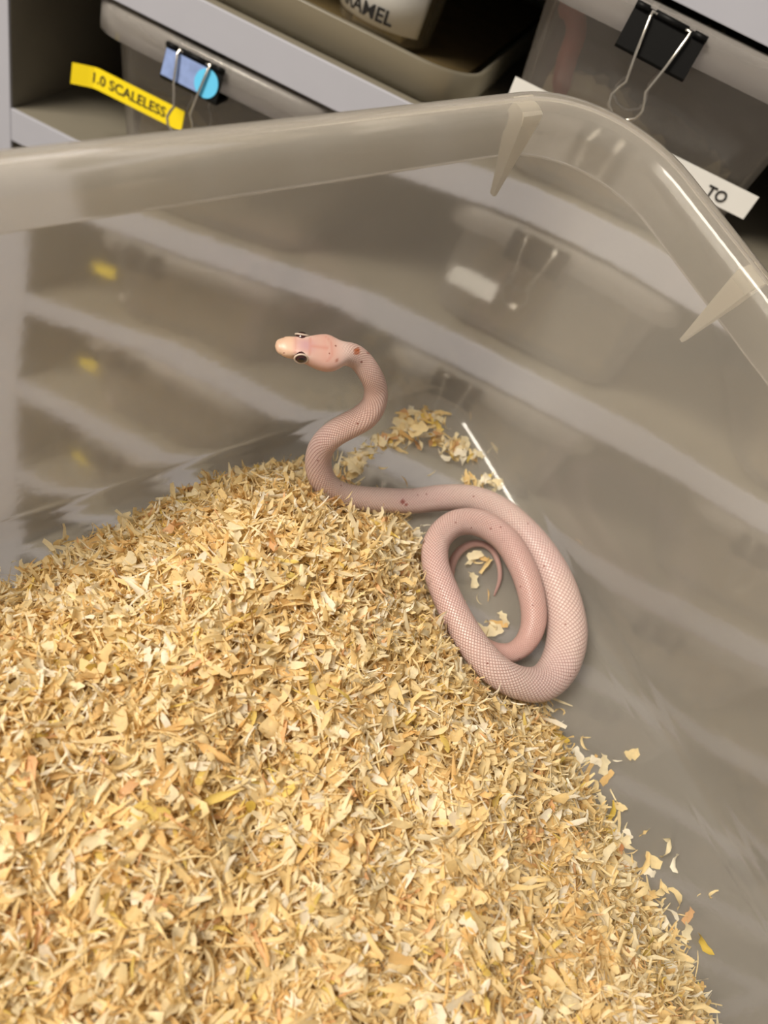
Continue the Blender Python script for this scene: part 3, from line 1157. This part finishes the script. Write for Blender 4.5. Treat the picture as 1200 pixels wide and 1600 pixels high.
for i in range(len(sv)):
    c, s_ = np.cos(th), np.sin(th)
    hb = 1 - blend[i]
    ex = 1.0 - 0.22 * hb * min(1, smm[i] / 3)
    cx = np.sign(c) * np.abs(c) ** ex
    cz = np.sign(s_) * np.abs(s_) ** ex
    off_w = cx * ww[i]
    off_h = np.where(cz > 0, cz * hu[i], cz * hd[i])
    if hb > 0.3:
        # brow ridges over the eyes and a shallow groove down the snout
        e = math.exp(-((smm[i] / HSZ - 6.0) / 1.7) ** 2)
        off_h = off_h + 0.34 * e * np.exp(-((np.abs(cx) - 0.72) / 0.2) ** 2) * (cz > 0)
        off_w = off_w - 0.32 * e * np.sign(cx) * np.exp(-((cz - 0.25) / 0.28) ** 2) * (np.abs(cx) > 0.6)
    VV.append(path[i][None] + (sid[i][None] * off_w[:, None] + upv[i][None] * off_h[:, None]) / 1000)
VV = np.array(VV)
nS = len(sv)
verts = VV.reshape(-1, 3)
faces = []
for i in range(nS - 1):
    for k in range(NR):
        k2 = (k + 1) % NR
        faces.append((i * NR + k, i * NR + k2, (i + 1) * NR + k2, (i + 1) * NR + k))
faces.append(tuple(range(NR - 1, -1, -1)))
faces.append(tuple(range((nS - 1) * NR, nS * NR)))


def snake_material():
    m, N, L, p = new_mat('snake_skin')

    def math_(op, a, b=None, c=None):
        n = N.new('ShaderNodeMath')
        n.operation = op
        for i, q in enumerate((a, b, c)):
            if q is None:
                continue
            if isinstance(q, (int, float)):
                n.inputs[i].default_value = q
            else:
                L.new(q, n.inputs[i])
        return n.outputs[0]
    uv = N.new('ShaderNodeUVMap')
    uv.uv_map = 'skin'
    sx = N.new('ShaderNodeSeparateXYZ')
    L.new(uv.outputs[0], sx.inputs[0])
    a, b = math_('MULTIPLY', sx.outputs[1], 27.0), math_('MULTIPLY', sx.outputs[0], 1.0)
    h1 = math_('ABSOLUTE', math_('SUBTRACT', math_('FRACT', math_('MULTIPLY', math_('ADD', a, b), 1.0)), 0.5))
    h2 = math_('ABSOLUTE', math_('SUBTRACT', math_('FRACT', math_('MULTIPLY', math_('SUBTRACT', a, b), 1.0)), 0.5))
    mx = math_('MAXIMUM', h1, h2)                      # 0 centre .. 0.5 edge
    mr = N.new('ShaderNodeMapRange')
    mr.interpolation_type = 'SMOOTHSTEP'
    mr.inputs[1].default_value = 0.28
    mr.inputs[2].default_value = 0.5
    L.new(mx, mr.inputs[0])
    edge = mr.outputs[0]
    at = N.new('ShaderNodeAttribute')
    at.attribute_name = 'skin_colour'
    sc = N.new('ShaderNodeAttribute')
    sc.attribute_name = 'scaled'
    edge2 = math_('MULTIPLY', edge, sc.outputs['Fac'])
    dk = N.new('ShaderNodeMix')
    dk.data_type = 'RGBA'
    dk.blend_type = 'MULTIPLY'
    L.new(math_('MULTIPLY', edge2, 0.9), dk.inputs[0])
    L.new(at.outputs['Color'], dk.inputs[6])
    dk.inputs[7].default_value = (0.62, 0.46, 0.44, 1)
    # sparse dark red freckles
    vo = N.new('ShaderNodeTexVoronoi')
    vo.inputs['Scale'].default_value = 300.0
    tc = N.new('ShaderNodeTexCoord')
    L.new(tc.outputs['Object'], vo.inputs['Vector'])
    sp = N.new('ShaderNodeSeparateColor')
    L.new(vo.outputs['Color'], sp.inputs[0])
    near = math_('LESS_THAN', vo.outputs['Distance'], 0.11)
    rare = math_('GREATER_THAN', sp.outputs[0], 0.62)
    fr = math_('MULTIPLY', near, rare)
    d2 = N.new('ShaderNodeMix')
    d2.data_type = 'RGBA'
    L.new(math_('MULTIPLY', fr, 0.75), d2.inputs[0])
    L.new(dk.outputs[2], d2.inputs[6])
    d2.inputs[7].default_value = lin(120, 50, 35)
    L.new(d2.outputs[2], p.inputs['Base Color'])
    bp = N.new('ShaderNodeBump')
    bp.inputs['Strength'].default_value = 0.8
    bp.inputs['Distance'].default_value = 0.00022
    L.new(math_('SUBTRACT', 1.0, edge2), bp.inputs['Height'])
    L.new(bp.outputs[0], p.inputs['Normal'])
    p.inputs['Roughness'].default_value = 0.36
    p.inputs['Specular IOR Level'].default_value = 0.45
    p.inputs['Subsurface Weight'].default_value = 0.1
    p.inputs['Subsurface Radius'].default_value = (1.0, 0.4, 0.3)
    p.inputs['Subsurface Scale'].default_value = 0.0012
    return m


M_SNAKE = snake_material()
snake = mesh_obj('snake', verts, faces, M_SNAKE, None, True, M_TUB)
tag(snake, 'pale pink young snake coiled on the tub floor with raised head', 'snake')
me = snake.data
uvl = me.uv_layers.new(name='skin')
# scale lengths follow the girth so that scales stay even
sl = np.cumsum(np.r_[0, np.diff(smm) / np.maximum(2 * np.pi * (0.5 * (ww[1:] + ww[:-1])) / 27.0, 0.25)]) * 0.92
li = np.empty(len(me.loops), np.int32)
me.loops.foreach_get('vertex_index', li)
ring_i, ang_i = li // NR, li % NR
vv = ang_i / NR
# close the seam at the belly: shift angle so the wrap lies underneath
va = ((ang_i + NR // 4) % NR) / NR
uv = np.stack([sl[ring_i], va], -1)
# loops of the wrapping quad
start = np.arange(0, (nS - 1) * NR * 4, 4)
quad = uv[: len(start) * 4].reshape(-1, 4, 2)
wrap = (quad[:, :, 1].max(1) - quad[:, :, 1].min(1)) > 0.5
q1 = quad[wrap]
q1[..., 1] = np.where(q1[..., 1] < 0.5, q1[..., 1] + 1, q1[..., 1])
quad[wrap] = q1
uv[: len(start) * 4] = quad.reshape(-1, 2)
uvl.data.foreach_set('uv', uv.astype(np.float32).ravel())
# intrinsic colouring
base_c = np.array(lin(216, 194, 187)[:3])
colr = np.repeat(base_c[None], len(verts), 0)
ringid = np.repeat(np.arange(nS), NR)
s_of = smm[ringid]
angc = np.tile(np.cos(th), nS)
angs = np.tile(np.sin(th), nS)
lat = angc * ww[ringid]


def mixc(mask, c):
    global colr
    mask = np.clip(mask, 0, 1)[:, None]
    colr = colr * (1 - mask) + np.array(c[:3]) * mask


# pinker front third, faint broad saddles further back
mixc(0.55 * np.exp(-((s_of - 45) / 28) ** 2), lin(218, 182, 170))
mixc(0.45 * (s_of > 60) * np.clip(np.sin(s_of / 9.0) * 1.6, 0, 1) * np.clip(angs, 0, 1), lin(214, 186, 186))
mixc(0.55 * np.clip((s_of - 255) / 40, 0, 1), lin(210, 176, 170))
mixc(0.6 * np.clip((s_of - 330) / 60, 0, 1), lin(214, 172, 162))
# head plates
hs = s_of / HSZ
mixc(1.0 * (hs < 17) * np.clip((17 - hs) / 3, 0, 1), lin(204, 164, 152))
mixc(0.9 / (1 + np.exp(np.clip((hs - 4.3) * 5, -50, 50))), lin(220, 186, 160))
mixc(0.75 * np.exp(-((hs - 7.0) / 2.0) ** 2) * np.exp(-(lat / 1.5) ** 2) * (angs > 0), lin(184, 142, 152))
mixc(0.85 * np.exp(-((hs - 6.4) / 1.8) ** 2) * np.exp(-((np.abs(lat) - 2.7) / 0.8) ** 2) * (angs > 0.1), lin(224, 208, 198))
mixc(0.35 * np.exp(-((hs - 11.5) / 0.5) ** 2) * (np.abs(lat) < 3.2) * (angs > 0), lin(205, 150, 138))
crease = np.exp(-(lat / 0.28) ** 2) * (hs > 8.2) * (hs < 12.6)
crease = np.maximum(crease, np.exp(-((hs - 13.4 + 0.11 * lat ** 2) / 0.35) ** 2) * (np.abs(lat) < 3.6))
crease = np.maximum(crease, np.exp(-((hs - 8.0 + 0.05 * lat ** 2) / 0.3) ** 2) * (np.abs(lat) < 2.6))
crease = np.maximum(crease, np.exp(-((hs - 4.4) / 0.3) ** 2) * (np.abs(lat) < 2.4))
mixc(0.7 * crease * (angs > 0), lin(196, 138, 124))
# marks at their places
for u, w, rr, c in [(557, 550, 0.9, (176, 92, 40)), (560, 546, 0.6, (176, 92, 40)), (576, 551, 0.4, (150, 70, 45)), (629, 784, 0.9, (140, 40, 30)), (634, 788, 0.6, (150, 60, 45)), (527, 563, 0.35, (150, 80, 60))]:
    d = R_INV @ ray_world(u, w)
    d /= np.linalg.norm(d)
    rel = verts - CAM_L
    tl = rel @ d
    dist = np.linalg.norm(rel - tl[:, None] * d, axis=1) * 1000
    front = (rel * 0).sum(1)
    ok = dist < 5
    mn = tl[ok].min() if ok.any() else 0
    mixc(0.8 * (dist < rr) * (tl < mn + 0.006), lin(*c))
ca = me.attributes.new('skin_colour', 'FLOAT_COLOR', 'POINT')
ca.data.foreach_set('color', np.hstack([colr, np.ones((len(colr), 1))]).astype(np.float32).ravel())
sa = me.attributes.new('scaled', 'FLOAT', 'POINT')
sa.data.foreach_set('value', np.clip((hs - 15.5) / 4, 0.0, 1).astype(np.float32))

# eyes
M_EYE = plain('dark_red_eye', lin(58, 22, 24), 0.06, spec=0.8)
M_PUPIL = plain('black_pupil', lin(10, 8, 9), 0.05, spec=0.8)
M_ORB = plain('pale_eye_ring', lin(212, 194, 180), 0.4)
ie = int(np.argmin(np.abs(smm / HSZ - 6.3)))
for sgn in (-1, 1):
    X, Z, T = sid[ie] * sgn, upv[ie], tan[ie]
    ctr = path[ie] + (X * 2.35 + Z * 0.95) * HSZ / 1000
    outd = (X * 0.93 + Z * 0.36)
    outd /= np.linalg.norm(outd)
    t2 = T - outd * (T @ outd)
    t2 /= np.linalg.norm(t2)
    b2 = np.cross(outd, t2)
    RAD = 0.00158 * HSZ
    v, f = [], []
    nu, nv = 18, 12
    for j in range(nv + 1):
        ph = math.pi * j / nv
        for i in range(nu):
            a = 2 * math.pi * i / nu
            v.append(ctr + RAD * (outd * math.cos(ph) + (t2 * math.cos(a) + b2 * math.sin(a)) * math.sin(ph)))
    f = [(j * nu + i, j * nu + (i + 1) % nu, (j + 1) * nu + (i + 1) % nu, (j + 1) * nu + i) for j in range(nv) for i in range(nu)]
    eye = mesh_obj('eye', v, f, M_EYE, snake, True)
    # pupil: raised cap
    v, f = [], []
    for j in range(4):
        ph = 0.55 * j / 3
        for i in range(nu):
            a = 2 * math.pi * i / nu
            v.append(ctr + RAD * 1.025 * (outd * math.cos(ph) + (t2 * math.cos(a) + b2 * math.sin(a)) * math.sin(ph)))
    f = [(j * nu + i, j * nu + (i + 1) % nu, (j + 1) * nu + (i + 1) % nu, (j + 1) * nu + i) for j in range(3) for i in range(nu)]
    mesh_obj('pupil', v, f, M_PUPIL, eye, True)
    pts = [ctr + RAD * (outd * 0.52 + 1.0 * (t2 * math.cos(a) * 1.02 + b2 * math.sin(a) * 0.92)) for a in np.linspace(0, 2 * math.pi, 24, endpoint=False)]
    v, f = tube(pts, 0.00026, 8, True)
    rg_ = mesh_obj('eye_ring', v, f, M_ORB, eye, True)
    rg_['label'] = 'pale ring around the eye'
# nostrils
M_NOS = plain('nostril', lin(150, 100, 85), 0.6)
i_n = int(np.argmin(np.abs(smm / HSZ - 1.6)))
for sgn in (-1, 1):
    c = path[i_n] + (sid[i_n] * sgn * 1.95 + upv[i_n] * 0.75) / 1000 * HSZ
    pts = [c + 0.00022 * (tan[i_n] * math.cos(a) + upv[i_n] * math.sin(a)) for a in np.linspace(0, 2 * math.pi, 10, endpoint=False)]
    v, f = tube(pts, 0.00014, 6, True)
    mesh_obj('nostril', v, f, M_NOS, snake, True)

# the shavings make way for the snake lying among them
from mathutils.kdtree import KDTree
kd = KDTree(nS)
for i in range(nS):
    kd.insert(path[i], i)
kd.balance()
hm = heap.data
co = np.empty(len(hm.vertices) * 3, np.float32)
hm.vertices.foreach_get('co', co)
co = co.reshape(-1, 3)
lo, hi = verts.min(0) - 0.004, verts.max(0) + 0.004
for i in np.where(((co > lo) & (co < hi)).all(1))[0]:
    c_, k_, d_ = kd.find(co[i])
    need = max(ww[k_], hu[k_], hd[k_]) * 1.10 / 1000 + 0.0005
    if d_ < need:
        v_ = co[i] - path[k_]
        if v_[2] > -0.2 * need:                      # sideways or down, never on top of the snake
            v_ = v_ - tan[k_] * (v_ @ tan[k_])
            v_[2] = -0.2 * need
        n_ = v_ / max(np.linalg.norm(v_), 1e-6)
        q_ = path[k_] + n_ * need
        if q_[2] < 0.0003:
            q_[2] = 0.0003
        co[i] = q_
hm.vertices.foreach_set('co', co.ravel())
hm.update()
